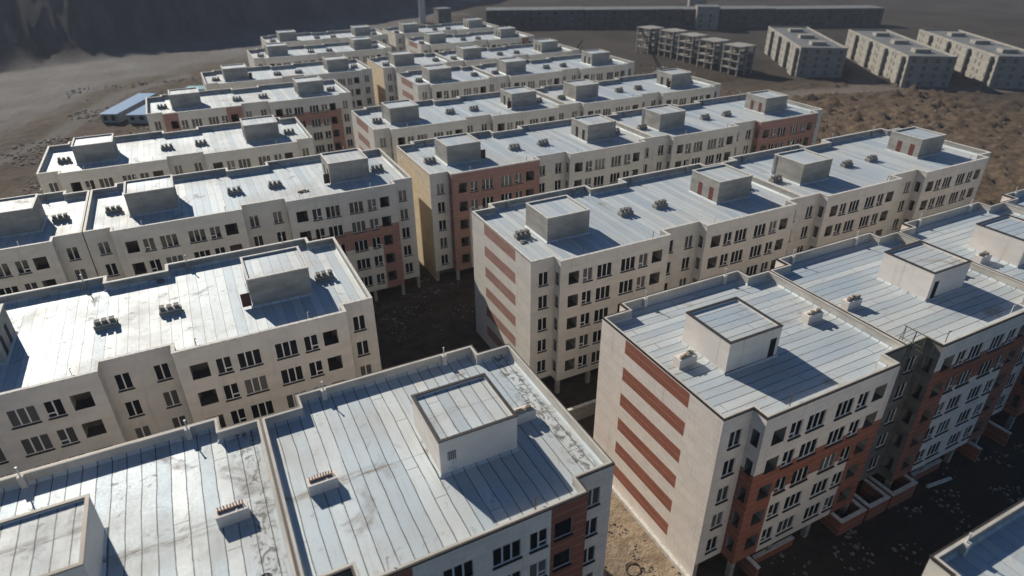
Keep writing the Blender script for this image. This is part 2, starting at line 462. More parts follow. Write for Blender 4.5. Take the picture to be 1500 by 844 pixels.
def apartment_block(x0, yf, dz, part, label, left='white', right='white', wall='cream', red='pink', coping='coping_light',
                    roof='roof_y', end=None, near=False, bi=0, pent='concrete', chim='rough', glazed=False):
    if wall != 'stone': roof = 'roof_thin'
    root = thing('apartment_block', label, 'building', (x0, yf, dz), 0, 'housing blocks under construction')
    pts = outline(part)
    n = len(pts)
    length = FULL if part == 'full' else HALF
    gap = .012
    pts = [(min(max(x, gap), length - gap), y) for x, y in pts]
    ins = inset(pts, PW)
    wm = MB(); yl = MB(); clads = {}
    def clad(key):
        if key not in clads: clads[key] = MB()
        return clads[key]
    xoff = HALF if part == 'right' else 0
    simple = not near
    wins = []     # (kind, flip, pos, rz)
    # --- openings for each facade edge ------------------------------------------------------------
    def openings(a, b):
        """list of (u0, u1, z0, z1, type, flip) along the edge a -> b for every storey"""
        o = []
        ax, ay = a; bx, by = b
        lst = []
        if abs(ay - by) < 1e-6 and bx > ax and ay < 5:          # faces the front
            gx0, gx1 = ax + xoff, bx + xoff
            items = []
            if ay < .1:
                base = [(4.35, 5.8, 'loggia'), (6.38, 7.72, 'small'), (8.42, 10.52, 'triple'), (11.92, 14.02, 'triple'), (14.62, 15.96, 'small'), (16.62, 18.22, 'loggia')]
                items = [(p, q, t, False) for p, q, t in base] + [(FULL - q, FULL - p, t, True) for p, q, t in base]
            elif abs(ay - SF) < .05:
                items = [(1.1, 2.36, 'double', False), (FULL - 2.36, FULL - 1.1, 'double', True)]
            if abs(ay - QF) < .05:
                items = [(20.0, 21.26, 'double', False), (FULL - 21.26, FULL - 20.0, 'double', True)]
            for p, q, t, fl in items:
                if gx0 + .1 < p and q < gx1 - .1: lst.append((p - gx0, q - gx0, t, fl))
        elif abs(ax - bx) < 1e-6 and by < ay < 5:               # a return facing -x
            ln = ay - by
            if 1.2 < ln < 2: lst.append((.36, 1.12, 'side', False))
        for p, q, t, fl in lst:
            for i in range(5):
                zt = T - 1.75 - PITCH * i
                o.append((p, q, zt - 1.75 + (.1 if t in ('loggia', 'side') else 0), zt, t, fl))
        return o
    def zone(a, b, u, z):
        ax, ay = a; bx, by = b
        tz = T - z
        if abs(ay - by) < 1e-6 and ay < .1 and bx > ax:
            gx = ax + xoff + u
            if gx < HALF: return red_zone(left, gx, tz)
            return red_zone(right, FULL - gx, tz)
        if abs(ax - bx) < 1e-6 and ay < 5 and by < 5:           # returns of the wings
            gx = ax + xoff
            sch, lx = (left, gx) if gx < HALF else (right, FULL - gx)
            if wall == 'stone' and lx > 12: return False
            return red_zone(sch, 3.3 if lx < 8 else 19, tz)
        return False
    def clad_key(a, u, tz):
        du = 0 if u is None else u
        gx = a[0] + xoff + du
        sch, lx, sd = (left, gx, 0) if gx < HALF else (right, FULL - gx, 1)
        if sch in ('columns', 'top'): return (sd, lx < 11)
        return (sd, 0)
    def face(a, b, z0, z1, mirrored=False):
        ax, ay = a; bx, by = b
        ln = math.hypot(bx - ax, by - ay)
        if ln < .02: return
        du = Vector(((bx - ax) / ln, (by - ay) / ln, 0)); nrm = Vector((du.y, -du.x, 0))
        ops = []
        for op in openings(a, b):
            c = Vector((ax, ay, 0)) + du * ((op[0] + op[1]) / 2); c.z = (op[2] + op[3]) / 2
            world = c + Vector((x0, yf, dz))
            if visible(world, nrm, bi): ops.append(op)
        us = {0.0, ln}; zs = {z0, z1}
        for p, q, za, zb, t, fl in ops: us |= {p, q}; zs |= {za, zb}
        sides = abs(ax - bx) < 1e-6
        stripes = end == 'stripes' and sides and ax < .1 and ay > by and ln > 10
        if stripes:
            # edge runs from the back (u 0) to the front
            us |= {ay - 14.55, ay - 5.43}
            for i in range(6): zs |= {T - .2 - 3.17 * i, T - 1.75 - 3.17 * i}
        front = ay < 5 and by < 5 and (left, right) != ('white', 'white')
        if front:
            for d in (3.07, 4.0, 6.27, 9.47):
                if z0 < T - d < z1: zs.add(T - d)
            if abs(ay - by) < 1e-6 and ay < .1:
                for g in (6.1, 15.95, FULL - 6.1, FULL - 15.95):
                    u = g - xoff - ax
                    if 0 < u < ln: us.add(u)
        gxa = ax + xoff
        recess = ay < 5 and by < 5 and 19 < min(gxa, FULL - gxa) and (abs(ay - QF) < .05 or sides)
        raw = 2 if recess and wall == 'stone' else 0
        us = sorted(us); zs = sorted(zs)
        P = lambda u, z, d=0.0: tuple(Vector((ax, ay, z)) + du * u - nrm * d)
        for i in range(len(us) - 1):
            for j in range(len(zs) - 1):
                um, zm = (us[i] + us[i + 1]) / 2, (zs[j] + zs[j + 1]) / 2
                if any(p < um < q and za < zm < zb for p, q, za, zb, t, fl in ops): continue
                tgt = wm; mi = raw
                if end == 'yellow' and sides and ax < .1 and ay > by: tgt = yl
                if stripes and ay - 14.55 < um < ay - 5.43 and ((T - .2 - zm) % 3.17) < 1.55 and T - 17.7 < zm < T - .2: tgt = clad(('stripe', int((T - .2 - zm) / 3.17))); mi = 0
                elif front and zone(a, b, um, zm): tgt = clad(clad_key(a, um if not sides else 0, T - zm)); mi = 0
                tgt.quad(P(us[i], zs[j]), P(us[i + 1], zs[j]), P(us[i + 1], zs[j + 1]), P(us[i], zs[j + 1]), mi)
        for p, q, za, zb, t, fl in ops:
            tgt = clad(clad_key(a, (p + q) / 2 if not sides else 0, 0)) if front and zone(a, b, (p + q) / 2, (za + zb) / 2) else wm
            c = Vector((ax, ay, 0)) + du * ((p + q) / 2); c.z = za
            rz = math.atan2(du.y, du.x)
            if t in ('loggia', 'side') and not (glazed and t == 'loggia'):
                wins.append(('loggia', q - p, zb - za, c, rz, t))
                continue
            d = .16
            tgt.quad(P(p, za), P(p, zb), P(p, zb, d), P(p, za, d)); tgt.quad(P(q, za), P(q, za, d), P(q, zb, d), P(q, zb))
            tgt.quad(P(p, za), P(p, za, d), P(q, za, d), P(q, za)); tgt.quad(P(p, zb), P(q, zb), P(q, zb, d), P(p, zb, d))
            kind = 'square' if t == 'loggia' else t
            wins.append((kind, fl, 0, c, rz, t))
    for i in range(n):
        a, b = pts[i], pts[(i + 1) % n]
        left_end = abs(a[0] - b[0]) < 1e-6 and a[0] < .1 and a[1] > b[1] and end is not None
        face(a, b, -2.0 if left_end else BASE, T - .001)
    # inner faces of the parapet and the slab under the cladding
    for i in range(n):
        a, b = ins[i], ins[(i + 1) % n]
        wm.quad((b[0], b[1], ROOFZ - .02), (a[0], a[1], ROOFZ - .02), (a[0], a[1], T - .001), (b[0], b[1], T - .001), 1)
    wm.poly([(x, y, BASE) for x, y in reversed(pts)], 2)
    # set-back dark core box, added to darken the space under the block
    wm.box(3.4 if end is None else gap * 2, length - 3.4, 3.6, DEP - 3.6, -2.0, BASE - .003, 2, skip='b')
    wm.build('wall', [M[wall], M['inner' if wall == 'stone' else 'inner_concrete'], M['darkconc']], root)
    for key, cm in clads.items():
        if cm.f: cm.build('end_stripe' if key[0] == 'stripe' else 'cladding', [M[red]], root)
    if yl.f: yl.build('end_wall', [M['yellow']], root)['label'] = 'ochre yellow end wall'
    # columns under the facade
    xs = [c - xoff for c in (.3, 3.5, 8.2, 13.4, 18.9, FULL - 18.9, FULL - 13.4, FULL - 8.2, FULL - 3.5, FULL - .3) if -.01 <= c - xoff <= length]
    me = None
    for cx in xs:
        if me is None:
            c = MB(); c.box(-.25, .25, -.25, .25, -2.0, BASE - .002); me = c.mesh('column', [M['concrete']])
        yy = SF + .3 if cx + xoff < E_ or cx + xoff > FULL - E_ else .32
        if visible(Vector((x0 + cx, yf + yy, dz + 1.2)), Vector((0, -1, 0)), bi): link('column', me, root, (min(max(cx, .3), length - .3), yy, 0))
    # --- roof membrane with an upstand along the parapet ---------------------------------------------
    rf = MB(); fl = inset(pts, PW + .16)
    rf.poly([(x, y, ROOFZ) for x, y in fl])
    for i in range(n):
        a, b, c, d = fl[i], fl[(i + 1) % n], ins[(i + 1) % n], ins[i]
        rf.quad((a[0], a[1], ROOFZ), (d[0], d[1], ROOFZ + .16), (c[0], c[1], ROOFZ + .16), (b[0], b[1], ROOFZ))
    for i in range(n):
        a, b = ins[i], ins[(i + 1) % n]
        e1, e2 = inset(pts, PW + .012)[i], inset(pts, PW + .012)[(i + 1) % n]
        rf.quad((e2[0], e2[1], ROOFZ + .15), (e1[0], e1[1], ROOFZ + .15), (e1[0], e1[1], ROOFZ + .26), (e2[0], e2[1], ROOFZ + .26))
    o = rf.build('roof', [M[roof]], root)
    # --- coping -------------------------------------------------------------------------------------
    cp = MB(); oo = inset(pts, -.05); ii = inset(pts, PW + .04); mm_ = inset(pts, .10)
    oo = [(min(max(x, gap), length - gap) if part != 'full' or True else x, y) for x, y in oo]
    z0, z1 = T, T + .08
    for i in range(n):
        j = (i + 1) % n
        if coping == 'coping_dark':
            cp.quad((*oo[i], z1), (*oo[j], z1), (*mm_[j], z1), (*mm_[i], z1)); cp.quad((*mm_[i], z1), (*mm_[j], z1), (*ii[j], z1), (*ii[i], z1), 1)
        else: cp.quad((*oo[i], z1), (*oo[j], z1), (*ii[j], z1), (*ii[i], z1))
        cp.quad((*oo[i], z0 - .10), (*oo[j], z0 - .10), (*oo[j], z1), (*oo[i], z1))
        cp.quad((*ii[j], z0 - .03), (*ii[i], z0 - .03), (*ii[i], z1), (*ii[j], z1), 1 if coping == 'coping_dark' else 0)
        cp.quad((*oo[j], z0 - .10), (*oo[i], z0 - .10), (*ii[i], z0 - .03), (*ii[j], z0 - .03))
    cp.build('parapet_coping', [M[coping], M['inner']], root)
    # --- windows and loggias -------------------------------------------------------------------------
    for w in wins:
        if w[0] == 'loggia':
            _, ww, hh, c, rz, t = w
            d = .85 if t == 'side' else 1.5
            l = link('loggia', loggia_mesh(ww, hh, d, t == 'loggia' and random.random() < .6), root, c, rz)
        else:
            kind, flp, _, c, rz, t = w
            ms = win_mesh(kind, flp, simple)
            l = link('window', ms[0], root, c, rz)
            if not simple:
                link('pane', ms[1], l); link('sill', ms[2], l)
    # --- stair penthouses, chimneys, vents -----------------------------------------------------------
    sides = [s for s in (0, 1) if part == 'full' or (part == 'left') == (s == 0)]
    for s in sides:
        mir = (lambda x: x - xoff) if s == 0 else (lambda x: FULL - x - xoff)
        def hot(x, y, z=T): return in_frame(Vector((x0 + x, yf + y, dz + z)), .08)
        pa, pb = sorted((mir(5.22), mir(11.42))); ya, yb = 6.80, 12.60; zt = T + 2.38
        if hot((pa + pb) / 2, 9.5, T + 1):
            ph = MB(); ph.box(pa, pb, ya, yb, ROOFZ - .01, zt, 0, skip='bt')
            g = .2
            ph.quad((pa, ya, zt), (pb, ya, zt), (pb - g, ya + g, zt), (pa + g, ya + g, zt)); ph.quad((pb, yb, zt), (pa, yb, zt), (pa + g, yb - g, zt), (pb - g, yb - g, zt))
            ph.quad((pa, yb, zt), (pa, ya, zt), (pa + g, ya + g, zt), (pa + g, yb - g, zt)); ph.quad((pb, ya, zt), (pb, yb, zt), (pb - g, yb - g, zt), (pb - g, ya + g, zt))
            zi = zt - .16
            ph.quad((pa + g, ya + g, zi), (pa + g, ya + g, zt), (pb - g, ya + g, zt), (pb - g, ya + g, zi)); ph.quad((pb - g, yb - g, zi), (pb - g, yb - g, zt), (pa + g, yb - g, zt), (pa + g, yb - g, zi))
            ph.quad((pa + g, yb - g, zi), (pa + g, yb - g, zt), (pa + g, ya + g, zt), (pa + g, ya + g, zi)); ph.quad((pb - g, ya + g, zi), (pb - g, ya + g, zt), (pb - g, yb - g, zt), (pb - g, yb - g, zi))
            p = ph.build('stair_penthouse', [M['smooth_stone' if pent == 'stone' else pent]], root)
            rr = MB(); rr.quad((pa + g, ya + g, zi + .01), (pb - g, ya + g, zi + .01), (pb - g, yb - g, zi + .01), (pa + g, yb - g, zi + .01))
            rr.build('penthouse_roof', [M[roof]], p)
            cc = MB(); t = .05
            for q in ((pa - t, pb + t, ya - t, ya + g), (pa - t, pb + t, yb - g, yb + t), (pa - t, pa + g, ya + g, yb - g), (pb - g, pb + t, ya + g, yb - g)):
                cc.box(*q, zt + .004, zt + .10)
            cc.build('penthouse_coping', [M[coping]], p)
            # membrane upstand around the base
            us = MB(); q0 = .02; q1 = .18
            A = [(pa, ya), (pb, ya), (pb, yb), (pa, yb)]
            Bo = [(pa - q1, ya - q1), (pb + q1, ya - q1), (pb + q1, yb + q1), (pa - q1, yb + q1)]
            Ai = [(pa - q0, ya - q0), (pb + q0, ya - q0), (pb + q0, yb + q0), (pa - q0, yb + q0)]
            for i in range(4):
                j = (i + 1) % 4
                us.quad((*Bo[i], ROOFZ + .004), (*Bo[j], ROOFZ + .004), (*Ai[j], ROOFZ + .2), (*Ai[i], ROOFZ + .2))
                us.quad((*Ai[i], ROOFZ + .2), (*Ai[j], ROOFZ + .2), (*A[j], ROOFZ + .21), (*A[i], ROOFZ + .21))
            us.build('base_flashing', [M[roof]], p)
            if pent == 'stone':
                dx = pb - 1.15 if s == 0 else pa + .55
                dr = MB(); dr.box(dx, dx + .75, ya - .012, ya + .05, ROOFZ + .22, ROOFZ + 2.2)
                dr.build('door', [M['dark'] if part == 'left' or bi > 1 else M['pipe']], p)
                if part == 'right' and bi <= 1:
                    gr = MB(); gr.box(dx + .03, dx + .72, ya - .02, ya - .014, ROOFZ + 1.35, ROOFZ + 2.15)
                    gb = MB()
                    for kx in range(5): gb.box(dx + .06 + kx * .15, dx + .11 + kx * .15, ya - .045, ya - .022, ROOFZ + 1.37, ROOFZ + 2.13)
                    gr.build('vent_opening', [M['dark']], p); gb.build('grille', [M['pipe']], p)
            else:
                fx = pb if s == 0 else pa
                sg = 1 if s == 0 else -1
                for dy in (1.0, 3.3):
                    dr = MB(); dr.box(fx - .05 * sg, fx + .015 * sg, ya + dy, ya + dy + .85, ROOFZ + .22, ROOFZ + 2.15)
                    dr.build('door', [M['door'] if bi in (9, 10, 14) else M['dark']], p)
                if (bi, s) in ((7, 1), (13, 0), (16, 1), (17, 1), (21, 0), (11, 1)):
                    dr = MB(); dr.box(fx + .06 * sg, fx + .98 * sg, ya + .22, ya + .27, ROOFZ + .2, ROOFZ + 1.75)
                    dr.build('open_door_leaf', [M['rustdoor']], p)
                elif (bi + s) % 2 == 0:
                    dp = MB(); xx = pa - .12 if s == 0 else pb + .12
                    dp.tube((xx, yb - .3, ROOFZ), (xx, yb - .3, zt), .07, n=6); dp.build('downpipe', [M['pipe']], p)
        for k, (ca, cb) in enumerate(((2.2, 4.2), (18.3, 20.35))):
            xa, xb = sorted((mir(ca), mir(cb)))
            if not hot((xa + xb) / 2, 9.6): continue
            y0_, y1_ = 9.25, 10.15; h = .95 if chim == 'clad' else .55
            jx = random.uniform(-.15, .15); xa += jx; xb += jx
            b = MB(); b.box(xa, xb, y0_, y1_, ROOFZ - .01, ROOFZ + h, skip='b')
            c = b.build('chimney', [M['stone' if chim == 'clad' else 'concrete']], root)
            tp = MB()
            if chim == 'clad':
                rowpipes = bi <= 1 and k == 1
                if rowpipes:
                    for q in range(9):
                        xx = xa + .22 + q * (xb - xa - .5) / 8
                        tp.tube((xx, y1_ - .28, ROOFZ + h - .02), (xx + random.uniform(-.03, .03), y1_ - .25, ROOFZ + h + random.uniform(.24, .34)), .036, n=7, mi=1)
                    tp.box(xa + .16, xb - .3, y1_ - .55, y1_ - .42, ROOFZ + h - .02, ROOFZ + h + .13, 1)
                    tp.box(xa + 1.3, xa + 1.38, y0_ - .06, y1_ - .5, ROOFZ + h, ROOFZ + h + .06, 2)
                else:
                    for q in range(9):
                        xx = xa + .15 + q * (xb - xa - .6) / 8; yy = y0_ + .12 + random.random() * .45
                        tp.box(xx, xx + .34, yy, yy + .18, ROOFZ + h - .02, ROOFZ + h + random.choice((.12, .24, .36)), 0)
            else:
                for q in range(3):
                    xx = xa + .12 + q * .68 + random.uniform(-.05, .05)
                    hh = random.uniform(.28, .42)
                    tp.box(xx, xx + .40, y0_ + .2, y1_ - .2, ROOFZ + h - .02, ROOFZ + h + hh, 0)
                    tp.box(xx - .04, xx + .44, y0_ + .12, y1_ - .12, ROOFZ + h + hh, ROOFZ + h + hh + .07, 0)
                tp.box(xa - .05, xb + .05, y0_ - .05, y1_ + .05, ROOFZ + h * .45, ROOFZ + h * .45 + .07, 0)
            tp.build('flue_cluster', [M['clay' if chim == 'clad' else 'darkconc'], M['rust'], M['pipe']], c)
        for cx in (6.1, 17.0):
            xx = mir(cx)
            if not hot(xx, 19.6): continue
            b = MB(); b.box(xx - .2, xx + .2, DEP - PW - .36, DEP - PW - .005, ROOFZ - .01, T + .12, 0, skip='b')
            v = b.build('vent_post', [M['cream' if coping == 'coping_dark' else 'concrete']], root)
            b = MB(); b.tube((xx, DEP - PW - .15, T + .1), (xx, DEP - PW - .15, T + .85), .055, n=8)
            b.tube((xx, DEP - PW - .15, T + .85), (xx, DEP - PW - .15, T + .93), .085, n=8)
            b.build('vent_pipe', [M['pipe']], v)
        for cx in (6.8, 17.2):
            xx = mir(cx)
            if not hot(xx, 1.0): continue
            b = MB(); b.tube((xx, .95, ROOFZ), (xx, .95, T + .45), .04, n=6); b.tube((xx, .95, T + .45), (xx + .16, .85, T + .5), .04, n=6)
            b.build('vent_pipe', [M['pipe' if random.random() < .6 else 'rust']], root)
    return root

def ground_drop(x, y):
    t = min(max((y - 85) / 110, 0), 1)
    return -1.55 * t * t * (3 - 2 * t)

SPEC = [
    # x0, yf, dz, part, kwargs
    (-.32, 25.86, 0, 'right', dict(label='nearest pale stone block with a barred hatch in its roof hut and red corner strip', left='columns', right='columns', wall='stone', red='red', coping='coping_dark', near=True, pent='stone', chim='clad', glazed=True)),
    (-22.58, 25.86, 0, 'left', dict(label='block cut by the lower left corner, rust pipe comb chimney on stained roof', wall='stone', red='red', coping='coping_dark', near=True, pent='stone', chim='clad')),
    (32.26, 25.79, 0, 'left', dict(label='block with the big red striped pale end wall in the lower right foreground', left='band3', wall='stone', red='red', coping='coping_dark', roof='roof_x', end='stripes', near=True, pent='stone', chim='clad')),
    (54.53, 25.79, 0, 'right', dict(label='pale and red block right of the green scaffold frame, dark door in roof hut', right='band2', wall='stone', red='red', coping='coping_dark', roof='roof_x', near=True, pent='stone', chim='clad')),
    (76.80, 25.79, 0, 'left', dict(label='block at the right edge whose beige roof hut stands behind an H shaped chimney', left='band2', wall='stone', red='red', coping='coping_dark', roof='roof_x', near=True, pent='stone', chim='clad')),
    (99.07, 25.79, 0, 'right', dict(label='farthest visible roof of the front right row, cut by the right picture edge', right='band2', wall='stone', red='red', coping='coping_dark', roof='roof_x', near=True, pent='stone', chim='clad')),
    (31.55, -8.12, 0, 'left', dict(label='roof corner with one white vent pipe at the lower right picture corner', wall='cream', red='red', coping='coping_dark', roof='roof_y', end='plain', near=True, pent='stone', chim='clad')),
    (12.99 - FULL, 57.24, 0, 'full', dict(label='left white roofed block with brown stains and a rust door hut, behind the nearest roof', near=True)),
    (12.99 - 2 * FULL, 57.24, 0, 'full', dict(label='block at the left edge showing only the shaded wall of its roof hut', near=True)),
    (31.68, 56.83, 0, 'full', dict(label='central cream block with a sunlit red striped end wall and diagonal shadow', end='stripes', near=True)),
    (31.68 + FULL, 56.83, 0, 'full', dict(label='cream block with two red doors in its roof hut beside the brown earth mounds', near=True)),
    (28.97 - FULL, 91.05, -.1, 'full', dict(label='long left block with a pinkish facing band round its lower right corner', right='band3', near=True)),
    (28.97 - 2 * FULL - .1, 91.05, -.1, 'full', dict(label='roof at the left edge parted from its neighbour by a dark joint')),
    (32.06, 91.6, -.3, 'full', dict(label='block with a plain yellow end wall and brick red upper front', left='band12', end='yellow', near=True)),
    (32.06 + FULL, 91.6, -.3, 'full', dict(label='block ending in a brick red wing below the sandy mounds', right='band12')),
    (-24.3, 123.0, -.8, 'full', dict(label='left block whose low roof hut looks onto the dark rubble slope')),
    (31.7, 122.0, -.6, 'full', dict(label='cream block with two short red stripes on its end, fourth row back', end='stripes')),
    (31.7 + FULL, 122.0, -.6, 'full', dict(label='cream block with dark open roof hut doors next to the tan dirt ramp')),
    (-8.05, 157.8, -.8, 'full', dict(label='left block with brown brick strips beside the blue roofed sheds', left='columns', right='band2')),
    (53.2, 157.0, -.7, 'left', dict(label='short cream block with red end stripes left of a parapet joint', end='stripes')),
    (53.2 + HALF, 157.0, -.7, 'full', dict(label='cream block reaching toward the crane and concrete frames')),
    (5.86, 188.6, -1.5, 'full', dict(label='plain cream block behind the brown brick stripped one')),
    (53.4, 187.5, -1.5, 'left', dict(label='short block with a sunny yellow end wall far back', end='yellow')),
    (53.4 + HALF, 187.5, -1.5, 'full', dict(label='far cream block ending at the thin far crane')),
    (22.2, 221.5, -1.4, 'full', dict(label='far left block beside the grey dirt road')),
    (77.0, 221.0, -1.4, 'full', dict(label='far block with pale red end stripes and one red patch on its front', end='stripes', right='top')),
    (31.0, 254.0, -1.7, 'full', dict(label='farthest left block below the dark hillside')),
    (78.0, 253.0, -1.7, 'full', dict(label='farthest block below the pale round tower')),
]
for x0, yf, dz, part, kw in SPEC:
    L = FULL if part == 'full' else HALF
    BLOCKS.append((x0 + .5, x0 + L - .5, yf + 2.2, yf + DEP - 2.2, -3, T - 1 + dz))
for i, (x0, yf, dz, part, kw) in enumerate(SPEC):
    apartment_block(x0, yf, dz, part, bi=i, **kw)

# ------------------------------------------------------------------ terrain
FOOT = [(-900, 378), (-120, 381), (-77, 383), (-43, 382), (-20, 385), (-4, 389), (14, 401), (57, 433), (104, 457), (150, 482), (192, 512), (260, 600), (420, 900), (2000, 3000)]
def foot_y(x):
    for (xa, ya), (xb, yb) in zip(FOOT, FOOT[1:]):
        if xa <= x <= xb: return ya + (yb - ya) * (x - xa) / (xb - xa)
    return 3000
def sm(a, b, t):
    t = min(max((t - a) / (b - a), 0), 1); return t * t * (3 - 2 * t)
def fbm(x, y, s, o=4):
    return noise.fractal(Vector((x * s, y * s, 3.7)), 1.0, 2.0, o)
def seg_d(px, py, pts):
    best = 1e9
    for (xa, ya), (xb, yb) in zip(pts, pts[1:]):
        dx, dy = xb - xa, yb - ya
        t = max(0, min(1, ((px - xa) * dx + (py - ya) * dy) / (dx * dx + dy * dy)))
        best = min(best, math.hypot(px - xa - t * dx, py - ya - t * dy))
    return best
LOW = [(-2000, 225), (-120, 235), (-55, 257), (-38, 285), (-26, 311), (13, 346), (46, 364), (118, 409), (171, 457), (300, 600), (2700, 3300)]
def lowedge(x):
    for (xa, ya), (xb, yb) in zip(LOW, LOW[1:]):
        if xa <= x <= xb: return ya + (yb - ya) * (x - xa) / (xb - xa)
    return 9999
ROAD = [(-140, 285), (-90, 312), (-50, 338), (-10, 352), (40, 375), (110, 415), (190, 460)]
LANES = [[(120, 150), (150, 160), (186, 174), (214, 168), (241, 160), (300, 120), (420, 60)], [(233, 164), (262, 185), (285, 212), (320, 262), (360, 320)], [(124, 124), (150, 165)]]
def site_mask(x, y):
    """1 where the ground belongs to the building site"""
    return sm(128, 118, x) * sm(-60, -45, x) * sm(280, 270, y)
def terrain(x, y):
    z = ground_drop(x, y)
    soil = [0.0, 0.0, 0.0]
    n = fbm(x, y, .05); n2 = fbm(x + 50, y, .4, 3)
    site = site_mask(x, y)
    z += n * .25 + n2 * .12 * (1 if site > .5 else 1.4)
    if x > -9 and x < 124 and y < 275: pass
    # spoil mounds on the right
    mz = sm(121, 130, x) * sm(185, 150, y - (x - 125) * .12) * sm(30, 50, y)
    mz *= 1 - sm(230, 300, x) * .75
    if mz > 0:
        wx, wy = x + 3.5 * noise.noise(Vector((x * .09, y * .09, 11))), y + 3.5 * noise.noise(Vector((x * .09, y * .09, 31)))
        lump = noise.fractal(Vector((wx * .24, wy * .30, 7.0)), .75, 2.1, 4)
        big = .75 + .6 * max(-.4, noise.noise(Vector((x * .035, y * .035, 21.0))))
        z += mz * (big * (1.5 * max(0, lump + .2) ** 1.1 + 1.5 * abs(lump)) * 1.0 + .45 * abs(n2))
        soil[1] = mz * (.75 + .25 * n) * (1 - .55 * sm(160, 260, x))
    d = min(seg_d(x, y, l) for l in LANES) if x > 110 and y > 50 and x < 450 else 99
    if d < 8:
        k = sm(7, 3.5, d); z = z * (1 - k) + ground_drop(x, y) * k
        soil[0] = max(soil[0], k * .55)
    # dirt ramp by the fourth-row block
    k = sm(9, 4, seg_d(x, y, [(124, 124), (150, 165)])) if 110 < x < 160 and 110 < y < 175 else 0
    soil[1] = max(soil[1], k * .8); soil[0] *= 1 - k
    # river-bed / road strip along the foot of the hill, left
    fy = foot_y(x)
    rd = seg_d(x, y, ROAD) if x < 230 and y > 200 else 99
    if x < 260 and y > 200:
        lo_ = lowedge(x)
        band = sm(lo_ - 14 + n * 16, lo_ + 10 + n * 16, y) * sm(fy + 12, fy - 2, y)
        soil[0] = max(soil[0], band * (.80 + .35 * n))
        soil[0] = max(soil[0], sm(9, 5, rd) * .6)
    dh = y - fy + n * 3
    if dh > 0:
        gul = noise.fractal(Vector((x * .045, y * .006, 2.0)), 1.0, 2.0, 5)
        z += min(dh, 190) * .61 + gul * min(dh, 70) * .05
        soil[2] = sm(0, 14, dh)
    # dusty sunlit strip along the striped end wall
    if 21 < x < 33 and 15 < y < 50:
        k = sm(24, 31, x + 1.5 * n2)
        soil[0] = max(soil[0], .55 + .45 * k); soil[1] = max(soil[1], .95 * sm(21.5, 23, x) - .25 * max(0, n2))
    # worn track across the shaded courtyard
    if -10 < x < 34 and 40 < y < 60:
        k = sm(3.2, 1.2, seg_d(x, y, [(-10, 44), (12, 47.5), (24, 52), (34, 60)])); soil[1] = max(soil[1], k * .5); z -= k * .12
    # second, darker track and churned soil left of the blocks
    if -110 < x < 5 and 95 < y < 330:
        k = sm(5, 2, seg_d(x, y, [(-100, 190), (-60, 205), (-38, 235), (-22, 290), (10, 325)])); soil[0] = max(soil[0], k * .55)
        z += .7 * max(0, noise.fractal(Vector((x * .12, y * .12, 4.0)), .8, 2.1, 4)) * (1 - k)
    # ground falls gently left of the site
    if x < -25: z -= sm(-25, -90, x) * 3.0
    if x > 125 or x < -60: z += fbm(x, y, .012, 4) * 1.2 * sm(0, 60, max(x - 125, -60 - x))
    return z, soil

def axis(lo, hi, fine_lo, fine_hi, step, coarse):
    a = []; x = lo
    while x < hi:
        a.append(x)
        if fine_lo <= x < fine_hi: x += step
        else:
            d = (fine_lo - x) if x < fine_lo else (x - fine_hi)
            x += min(max(step, abs(d) * .06 + step), coarse)
    a.append(hi); return a
XS = axis(-1200, 2600, -90, 260, 1.15, 80); YS = axis(-200, 3200, 10, 250, 1.25, 80)
verts = []; cols = []
for y in YS:
    for x in XS:
        z, s = terrain(x, y)
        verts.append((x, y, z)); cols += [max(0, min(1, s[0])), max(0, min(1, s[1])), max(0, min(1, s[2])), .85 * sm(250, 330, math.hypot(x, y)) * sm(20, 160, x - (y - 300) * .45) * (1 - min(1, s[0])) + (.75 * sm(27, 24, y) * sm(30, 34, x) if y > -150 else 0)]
nx = len(XS)
faces = [(j * nx + i, j * nx + i + 1, (j + 1) * nx + i + 1, (j + 1) * nx + i) for j in range(len(YS) - 1) for i in range(nx - 1)]
me = bpy.data.meshes.new('ground'); me.from_pydata(verts, [], faces)
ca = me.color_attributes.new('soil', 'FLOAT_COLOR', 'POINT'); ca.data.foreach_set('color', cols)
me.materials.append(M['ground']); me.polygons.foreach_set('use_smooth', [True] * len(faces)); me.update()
tag(link('ground', me), 'bare brown building site earth with mounds and a dark hillside', kind='structure')

# ------------------------------------------------------------------ rubble (nobody could count it)
rb = MB()
ICO = [(0, -.5, 1.6), (1.4, -.5, .6), (.9, -.4, -1.2), (-1.0, -.5, -1.1), (-1.4, -.5, .7), (.5, .6, .7), (.7, .5, -.6), (-.7, .6, -.5), (-.6, .55, .6)]
ICF = [(0, 1, 5), (1, 2, 6, 5), (2, 3, 7, 6), (3, 4, 8, 7), (4, 0, 8), (0, 5, 8), (5, 6, 7, 8)]
def chunk(x, y, s):
    z = terrain(x, y)[0]; a = random.random() * 6.28; i = len(rb.v)
    sx, sy, sz = (random.uniform(.5, 1.2) for _ in range(3))
    for px, pz, py in ICO:
        px, py = px * sx * s * .5, py * sy * s * .5
        rb.v.append((x + px * math.cos(a) - py * math.sin(a), y + px * math.sin(a) + py * math.cos(a), z + pz * s * .5 * sz + s * .08))
    rb.f += [tuple(i + j for j in f) for f in ICF]; rb.m += [0] * len(ICF)
def scatter(n, x0, x1, y0, y1, s0, s1, clump=.25):
    c = 0; tries = 0
    while c < n and tries < n * 6:
        tries += 1
        x, y = random.uniform(x0, x1), random.uniform(y0, y1)
        if noise.noise(Vector((x * clump, y * clump, 5))) < .05: continue
        if any(bx[0] - .7 < x < bx[1] + .7 and bx[2] - 2.3 < y < bx[3] + 2.3 for bx in BLOCKS): continue
        chunk(x, y, random.uniform(s0, s1) * random.uniform(.6, 1.3)); c += 1
